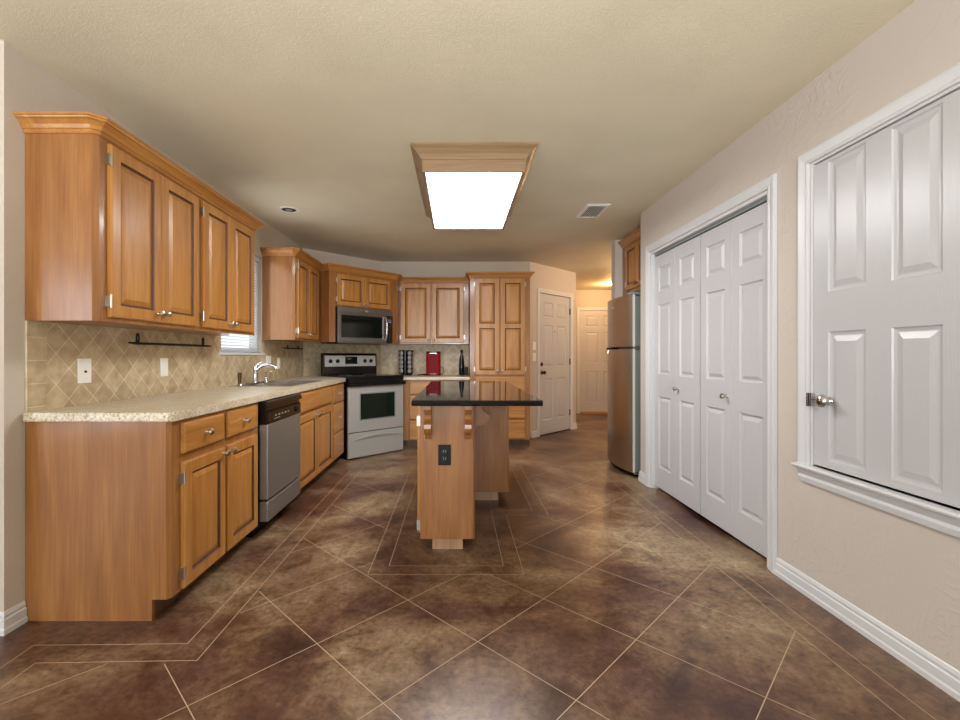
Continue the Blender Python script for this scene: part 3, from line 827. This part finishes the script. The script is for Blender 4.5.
# ------------------------------------------------------------------ refrigerator
fr = thing('refrigerator', 'tall stainless top freezer refrigerator with curved doors in the alcove', 'refrigerator', (1.625, 4.985, 0), -R90)
FW = .70
MB().box(.006, FW-.006, .08, .74, .05, 1.70).build('cabinet_shell', GREYP, fr, bevel=.006)
MB().box(.02, FW-.02, .03, .5, .012, .05).build('base_grille', BLACKM, fr)
for fx in (.05, FW-.05): MB().box(fx-.02, fx+.02, .1, .14, 0, .012).build('foot', BLACKM, fr)
nn = 20
frontc = [(FW*i/nn, -.045*(1-(2*i/nn-1)**2)+.012*abs(2*i/nn-1)**10) for i in range(nn+1)]
doorp = frontc + [(FW, .034), (0, .034)]
fd = MB().prism(doorp, .052, 1.205).build('fresh_food_door', FRIDGE, fr, smooth=True)
fz_ = MB().prism(doorp, 1.228, 1.715).build('freezer_door', FRIDGE, fr, smooth=True)
EDGE = simple('fridge_door_edge', C(206, 208, 202), .45)
for q in (fd, fz_):
    q.data.materials.append(EDGE)
    for pl in q.data.polygons:
        if abs(pl.normal.x) > .9 or pl.normal.z > .9 and False: pl.material_index = 1
gas = [(.004, .0345), (FW-.004, .0345), (FW-.004, .0795), (.004, .0795)]
MB().prism(gas, .06, 1.20).prism(gas, 1.232, 1.70).build('gasket', simple('door_liner', C(112, 120, 116), .6), fr)
MB().prism([(.02, -.012), (.25, -.036), (.25, .03), (.02, .03)], 1.207, 1.226).build('handle_recess', BLACKM, fr)
MB().prism([(.01, -.02), (.10, -.034), (.10, -.02), (.01, -.006)], 1.165, 1.20).build('handle_grip', LOGO, fd)
MB().box(FW-.09, FW-.01, .0, .10, 1.716, 1.738).build('hinge_cover', GREYP, fr)
MB().box(FW-.05, FW+.004, .02, .09, 1.2055, 1.2275).build('center_hinge', NICKEL, fr)
MB().box(FW-.06, FW-.01, .03, .09, .03, .0515).build('lower_hinge', NICKEL, fr)
MB().box(.28, .33, -.0462, -.043, 1.62, 1.632).build('logo_badge', LOGO, fz_)

# ------------------------------------------------------------------ island
isl = thing('kitchen_island', 'maple kitchen island cabinet with bracketed end panel and rear wing', 'island', (0, 3.4, 0))
IX0, IX1, IY0, IY1 = -.214, .104, 2.68, 4.25
ITZ = .868
c2 = .012
m = MB(); m.prism([(IX0, IY0), (IX1-c2, IY0), (IX1, IY0+c2), (IX1, 3.60), (IX1, IY1), (IX0, IY1)], .075, ITZ)
m.build('cabinet_body', PANEL, isl, world=True)
MB().prism([(IX1+.0005, 3.60), (.407-c2, 3.60), (.407, 3.60+c2), (.407, IY1), (IX1+.0005, IY1)], .075, ITZ).build('rear_wing', PANEL, isl, world=True)
TOE2 = wood('light_toe_wood', C(150, 116, 86), C(170, 136, 104), C(186, 152, 120))
MB().box(-.145, .034, 2.72, 3.62, 0, .0745).box(-.145, .325, 3.64, 4.2, 0, .0745).build('toe_kick', TOE2, isl, world=True)
def corbel(cx, cy, rot):
    # profile in (out, z): bracket with a hollow curved front
    prof = [(0, .868), (.118, .868), (.118, .842), (.110, .832)]
    for i in range(9):
        a = math.pi*i/8
        prof.append((.108-.048*math.sin(a), .832-.075*i/8))
    for i in range(1, 9):
        a = math.pi/2*i/8
        prof.append((.030+.082*math.cos(a), .745-.058*math.sin(a)))
    prof += [(.024, .672), (.014, .66), (0, .655)]
    M = TR(cx, cy, 0) @ RZ(rot)
    m = MB(); m.prism(prof, -.019, .019, f=lambda u, v, d: tuple(M @ Vector((d, -u, v))))
    m2 = m
    m2.prism([(-.0005, .868), (-.0005, .648), (.006, .648), (.006, .868)], -.027, .027, f=lambda u, v, d: tuple(M @ Vector((d, -u-.0006, v))))
    return m2.build('bracket', PANEL, isl, world=True)
corbel(-.166, 2.68, 0); corbel(.062, 2.68, 0); corbel(IX1, 3.02, R90)
# doors on the sink side of the island, seen edge on
for y0, y1 in ((2.71, 3.20), (3.23, 3.72), (3.75, 4.22)):
    dd = MB().box(IX0-.0205, IX0-.0005, y0, y1, .10, .85).build('door', WOOD, isl, world=True, bevel=.004)
    MB().lathe([(.008, 0), (.0055, .006), (.006, .014), (.0165, .021), (.0155, .027), (.002, .032)], 18, TR(IX0-.0205, y1-.035, .78) @ RY(-R90)).build('knob', NICKEL, dd, world=True, smooth=True)
    for hz in (.15, .76): MB().box(IX0-.022, IX0+.002, y0-.012, y0, hz-.03, hz+.03).build('hinge', NICKEL, dd, world=True)
it = thing('countertop', 'polished black stone countertop on the kitchen island', 'countertop', (.11, 3.42, .8685))
MB().box(-.248, .468, 2.494, 4.37, .869, .900).build('stone_slab', ISLTOP, it, world=True, bevel=.007, seg=3)
# island outlet
ol = thing('electrical_outlet', 'black electrical outlet on the island end panel', 'outlet', (-.0725, 2.68, .565))
MB().box(-.037, .037, -.006, -.0005, -.06, .06).build('plate', BLACKM, ol, bevel=.002)
for sz in (-1, 1):
    rc = MB().box(-.017, .017, -.009, -.0062, sz*.021-.015, sz*.021+.015).build('receptacle', BLACK, ol, bevel=.002)
    MB().box(-.008, -.005, -.0095, -.0088, sz*.021-.004, sz*.021+.007).box(.005, .008, -.0095, -.0088, sz*.021-.004, sz*.021+.007).build('slots', GREYP, rc)

# ------------------------------------------------------------------ wall plates
def plate(label, Y, z, wd, ht, kind, loc=None, rot=R90, cat='switch', group='white wall plates'):
    o = thing('wall_plate', label, cat, loc or (XL+.0082, Y, z), rot, group)
    MB().box(-wd/2, wd/2, -.006, -.0003, -ht/2, ht/2).build('plate', PLATE, o, bevel=.0025)
    if kind == 'jack':
        MB().lathe([(.006, 0), (.006, .006), (.003, .007)], 12, TR(0, -.006, -.004) @ RX(R90)).build('jack', BRONZE, o, smooth=True)
    elif kind == 'rocker':
        MB().box(-.016, .016, -.009, -.0062, -.033, .033).build('rocker', PLATE, o, bevel=.002)
    else:
        for sz in (-1, 1): MB().box(-.015, .015, -.0085, -.0062, sz*.02-.013, sz*.02+.013).build('receptacle', PLATE, o, bevel=.002)
    return o
plate('white wall plate with a small jack at the near end of the backsplash', 2.287, 1.068, .082, .122, 'jack', cat='wall plate')
plate('white rocker switch plate on the backsplash below the long iron bar', 2.91, 1.070, .072, .115, 'rocker')
plate('white outlet plate on the backsplash just behind the faucet spout', 4.52, 1.085, .115, .115, 'outlet', cat='outlet')
plate('white plate on the backsplash between the faucet and the short iron bar', 4.775, 1.065, .072, .115, 'rocker')
sw = lambda s_: (1.01+s_*c45+.0002, YB+s_*c45-.0002)
plate('white light switch on the angled wall, the upper of two beside the door', 0, 1.28, .072, .115, 'rocker', (*sw(.095), 1.28), R45)
plate('white light switch on the angled wall, the lower of two beside the door', 0, 1.125, .072, .115, 'rocker', (*sw(.095), 1.125), R45)

# iron bars under the wall cabinets
def ironbar(label, y0, y1, z, ya, yb_, r, loop):
    o = thing('towel_bar', label, 'towel bar', (XL+.008, (y0+y1)/2, z), R90, 'black iron bars')
    L_ = (y1-y0)/2; c = (y0+y1)/2
    MB().tube([(-L_, -.05, 0), (-L_+.05, -.05, 0), (L_-.05, -.05, 0), (L_, -.05, 0)], [r*.4, r, r, r*.4], 8).build('bar', IRON, o, smooth=True)
    for yy in (ya, yb_):
        x = yy-c
        if loop:
            pts = [(x+.010*math.sin(a), -.05+.0*a, .03+.026*-math.cos(a)) for a in [i*2*math.pi/14 for i in range(15)]]
            b = MB().tube(pts, .0045, 8).tube([(x, -.05, .003), (x, -.03, .004), (x, -.0005, .004)], .0045, 8)
        else:
            b = MB().tube([(x, -.05, .0), (x, -.052, .035)], .006, 8).tube([(x, -.05, .003), (x, -.03, .004), (x, -.0005, .004)], .005, 8)
        b.build('bracket', IRON, o, smooth=True)
ironbar('long black wrought iron bar with curled brackets under the near cabinet', 2.53, 3.38, 1.213, 2.60, 3.27, .0075, True)
ironbar('short black iron bar under the narrow cabinet near the stove', 4.80, 5.40, 1.222, 4.90, 5.22, .008, False)

# window blind
bl = thing('window_blind', 'white horizontal blind drawn down over the sink window', 'blind', (XL, WY0, WZ0), R90)
MB().box(.012, WW-.012, .012, .045, .86, .898).build('head_rail', BLIND, bl)
MB().box(.015, WW-.015, .018, .042, .004, .022).build('bottom_rail', BLIND, bl)
m = MB(); nz = 33
for i in range(nz):
    zc = .034+i*.0252; a = math.radians(58)
    dy, dz = .0125*math.cos(a), .0125*math.sin(a)
    m.face([(.015, .03-dy, zc-dz), (WW-.015, .03-dy, zc-dz), (WW-.015, .03+dy, zc+dz), (.015, .03+dy, zc+dz)])
m.build('slats', BLIND, bl)
MB().tube([(.12, .014, .02), (.12, .014, .86)], .0012, 6).tube([(WW-.12, .014, .02), (WW-.12, .014, .86)], .0012, 6).build('cords', PLATE, bl)
MB().tube([(WW-.2, .008, .30), (WW-.2, .008, .86)], .004, 8).build('wand', PLATE, bl)

# ------------------------------------------------------------------ items on the back counter
CZ = .8805
sr = thing('spice_rack', 'black revolving spice rack tower standing beside the stove', 'spice rack', (-.685, 6.17, CZ), R45)
a_ = .064
MB().lathe([(.085, 0), (.085, .012), (.07, .016)], 28).build('turntable', BLACKM, sr, smooth=True)
MB().box(-a_, a_, -a_, a_, .018, .32).build('tower', BLACKM, sr, bevel=.004)
MB().box(-a_-.014, a_+.014, -a_-.014, a_+.014, .321, .332).build('top_plate', BLACKM, sr, bevel=.004)
for sx in (-1, 1):
    for sy in (-1, 1):
        MB().tube([(sx*(a_+.01), sy*(a_+.01), .018), (sx*(a_+.01), sy*(a_+.01), .321)], .003, 8).build('corner_rod', CHROME, sr, smooth=True)
FRs = FR[sr.name]
LIDM = simple('lid_metal', C(214, 214, 212), .38, .6)
order = ['topmost', 'second from top', 'middle', 'fourth from top', 'lowest']
for face in (0, 1):
    for r_ in range(5):
        zc = .292-.0585*r_
        rotj = 0 if face == 0 else -R90
        base_ = FRs @ RZ(rotj) @ TR(0, -a_-.001, zc) @ RX(R90)
        side = 'right' if face == 0 else 'left'
        j = thing('spice_jar', f'chrome capped spice jar, {order[r_]} in the {side} column of the rack', 'spice jar', (0, 0, 0), 0, 'jars in the spice rack')
        j.matrix_world = base_ ; FR[j.name] = base_
        # short glass barrel, then the cap facing outwards
        MB().lathe([(.019, 0), (.021, .002), (.021, .004), (.017, .005)], 18).build('jar', JAR, j, smooth=True)
        MB().lathe([(.027, .0052), (.0285, .007), (.0285, .018), (.025, .022), (.004, .0225)], 20).build('lid', LIDM, j, smooth=True)
ap = thing('coffee_maker', 'red upright appliance with black lid and chrome rim on the back counter', 'coffee maker', (-.315, 6.15, CZ))
def rr(wx, wy, r, n_=6):
    out = []
    for cx, cy, a0 in ((wx-r, wy-r, 0), (-wx+r, wy-r, 90), (-wx+r, -wy+r, 180), (wx-r, -wy+r, 270)):
        for i in range(n_+1):
            a = math.radians(a0+90*i/n_); out.append((cx+r*math.cos(a), cy+r*math.sin(a)))
    return out
bdy = MB().prism(rr(.097, .085, .055), .012, .30).build('body', RED, ap, smooth=True)
MB().prism(rr(.099, .087, .056), 0, .012).build('base', BLACKM, ap)
MB().prism(rr(.098, .086, .056), .3005, .318).build('lid', BLACK, ap, bevel=.005)
fpn = MB().prism([(-.048, -.0875), (.048, -.0875), (.048, -.078), (-.048, -.078)], .03, .295).build('front_panel', simple('dark_red_enamel', C(120, 10, 18), .55, 0, 0, .2), ap, bevel=.003)
MB().prism([(-.05, -.094), (.05, -.094), (.045, -.08), (-.045, -.08)], .287, .295).build('chrome_trim', CHROME, fpn, bevel=.003)
MB().tube([(.09, .03, .02), (.115, .03, .015), (.14, .02, .05), (.13, .02, .09), (.105, .03, .105), (.09, .03, .10)], .004, 8).build('cord', BLACKM, ap, smooth=True)
sc_ = thing('coffee_scoop', 'small black scoop lying beside the red appliance', 'scoop', (-.465, 6.10, CZ))
MB().tube([(-.06, 0, .006), (0, .004, .010), (.04, .006, .016)], [.006, .008, .012], 10).build('handle', BLACKM, sc_, smooth=True)
MB().lathe([(.012, 0), (.018, .004), (.02, .022), (.017, .022), (.012, .006)], 16, TR(.05, .008, .001), cap=False).build('cup', BLACKM, sc_, smooth=True)
bt = thing('bottle', 'tall slim black bottle standing against the pantry side', 'bottle', (.062, 6.15, CZ))
MB().lathe([(.033, 0), (.037, .006), (.037, .13), (.034, .15), (.031, .20), (.027, .245), (.016, .265), (.0145, .30), (.013, .30)], 24).build('glass_body', BLACK, bt, smooth=True)
MB().lathe([(.0155, .3005), (.0165, .303), (.0165, .335), (.014, .338)], 18).build('cap', BLACKM, bt, smooth=True)
sb = thing('dark_block', 'small dark block standing next to the slim bottle by the pantry', 'block', (.125, 6.17, CZ))  # plain dark rounded block beside the bottle
MB().prism(rr(.022, .03, .008), 0, .11).build('case', BLACKM, sb, bevel=.003)

# ------------------------------------------------------------------ ceiling things
lf = thing('ceiling_light', 'large boxed ceiling light with wood crown frame and lit diffuser', 'ceiling light', (.1035, 3.52, H))
fx0, fx1, fy0, fy1 = -.196, .405, 2.885, 4.151
path = [(fx0, fy0), (fx1, fy0), (fx1, fy1), (fx0, fy1), (fx0, fy0)]
LP = [(.012, 2.288), (.02, 2.288), (.02, 2.36), (.028, 2.366), (.034, 2.376), (.045, 2.392), (.066, 2.412), (.08, 2.42), (.09, 2.428), (.09, 2.4395), (0, 2.4395), (0, 2.313), (.012, 2.313)]
def mitre_rect(m, x0, x1, y0, y1, prof):
    rings = [[(x0-o, y0-o, z), (x1+o, y0-o, z), (x1+o, y1+o, z), (x0-o, y1+o, z)] for o, z in prof]
    for i in range(len(rings)):
        a, b = rings[i], rings[(i+1) % len(rings)]
        for k in range(4):
            l = (k+1) % 4; m.face([a[k], a[l], b[l], b[k]])
    return m
FRW = wood('pale_crown_wood', C(126, 100, 72), C(146, 120, 90), C(164, 138, 106), 'x')
mitre_rect(MB(), fx0, fx1, fy0, fy1, LP).build('crown_frame', FRW, lf, world=True)
mitre_rect(MB(), fx0, fx1, fy0, fy1, [(.0005, 2.289), (.0115, 2.289), (.0115, 2.3125), (.0005, 2.3125)]).build('lens_trim', WHITE, lf, world=True)
MB().box(fx0+.0005, fx1-.0005, fy0+.0005, fy1-.0005, 2.297, 2.3125).build('diffuser', LENS, lf, world=True)
vt = thing('air_vent', 'white slatted air vent in the ceiling near the refrigerator', 'vent', (1.215, 4.12, H))
mitre_rect(MB(), 1.14, 1.29, 3.96, 4.28, [(.03, 2.437), (.03, 2.4395), (0, 2.4395), (0, 2.428), (.006, 2.428)]).build('frame', PLATE, vt, world=True)
MB().box(1.14, 1.29, 3.96, 4.28, 2.4375, 2.4393).build('duct_shade_plate', DARKHOLE, vt, world=True)  # thin plate painted dark as the shaded duct; nothing is cut open
m = MB()
for i in range(9):
    x = 1.152+i*.0166; m.prism([(x, 2.437), (x+.0015, 2.437), (x+.0025, 2.429), (x+.001, 2.429)], 3.962, 4.278, f=lambda u, v, d: (u, d, v))
m.build('slats', PLATE, vt, world=True)
def can_light(label, x, y, r, lit):
    o = thing('recessed_light', label, 'ceiling light', (x, y, H))
    MB().lathe([(r, -.0005), (r+.022, -.0005), (r+.02, -.006), (r+.004, -.008), (r, -.006)], 28, cap=False).build('trim_ring', PLATE, o, smooth=True)
    MB().lathe([(r, -.0004), (r, -.003), (.004, -.0035)], 28).build('can_shade_disc', DARKHOLE, o)  # flat disc painted dark for the shaded inside of the can
    if lit: MB().lathe([(.05, -.0036), (.05, -.012), (.03, -.022), (.004, -.024)], 20).build('bulb', HALLB, o, smooth=True)
    else: MB().lathe([(.03, -.0036), (.032, -.008), (.02, -.014), (.003, -.015)], 16).build('bulb', simple('unlit_bulb', C(150, 140, 120), .4), o, smooth=True)
    return o
can_light('unlit recessed ceiling light with dark opening above the sink', -1.49, 4.08, .062, False)
can_light('lit warm recessed ceiling light in the hall beyond the refrigerator', 2.79, 8.29, .07, True)
hl = bpy.data.lights.new('hall_lamp', 'POINT'); hl.energy = 24; hl.color = (1.0, .55, .22); hl.shadow_soft_size = .06
ho = bpy.data.objects.new('hall_lamp', hl); COL.objects.link(ho); ho.location = (2.79, 8.29, H-.10)

can_light('warm recessed ceiling light in the hall hidden behind the alcove wall', 2.75, 6.25, .07, True)
hl2 = bpy.data.lights.new('hall_lamp', 'POINT'); hl2.energy = 42; hl2.color = (1.0, .66, .38); hl2.shadow_soft_size = .06
ho2 = bpy.data.objects.new('hall_lamp', hl2); COL.objects.link(ho2); ho2.location = (2.75, 6.25, H-.10)
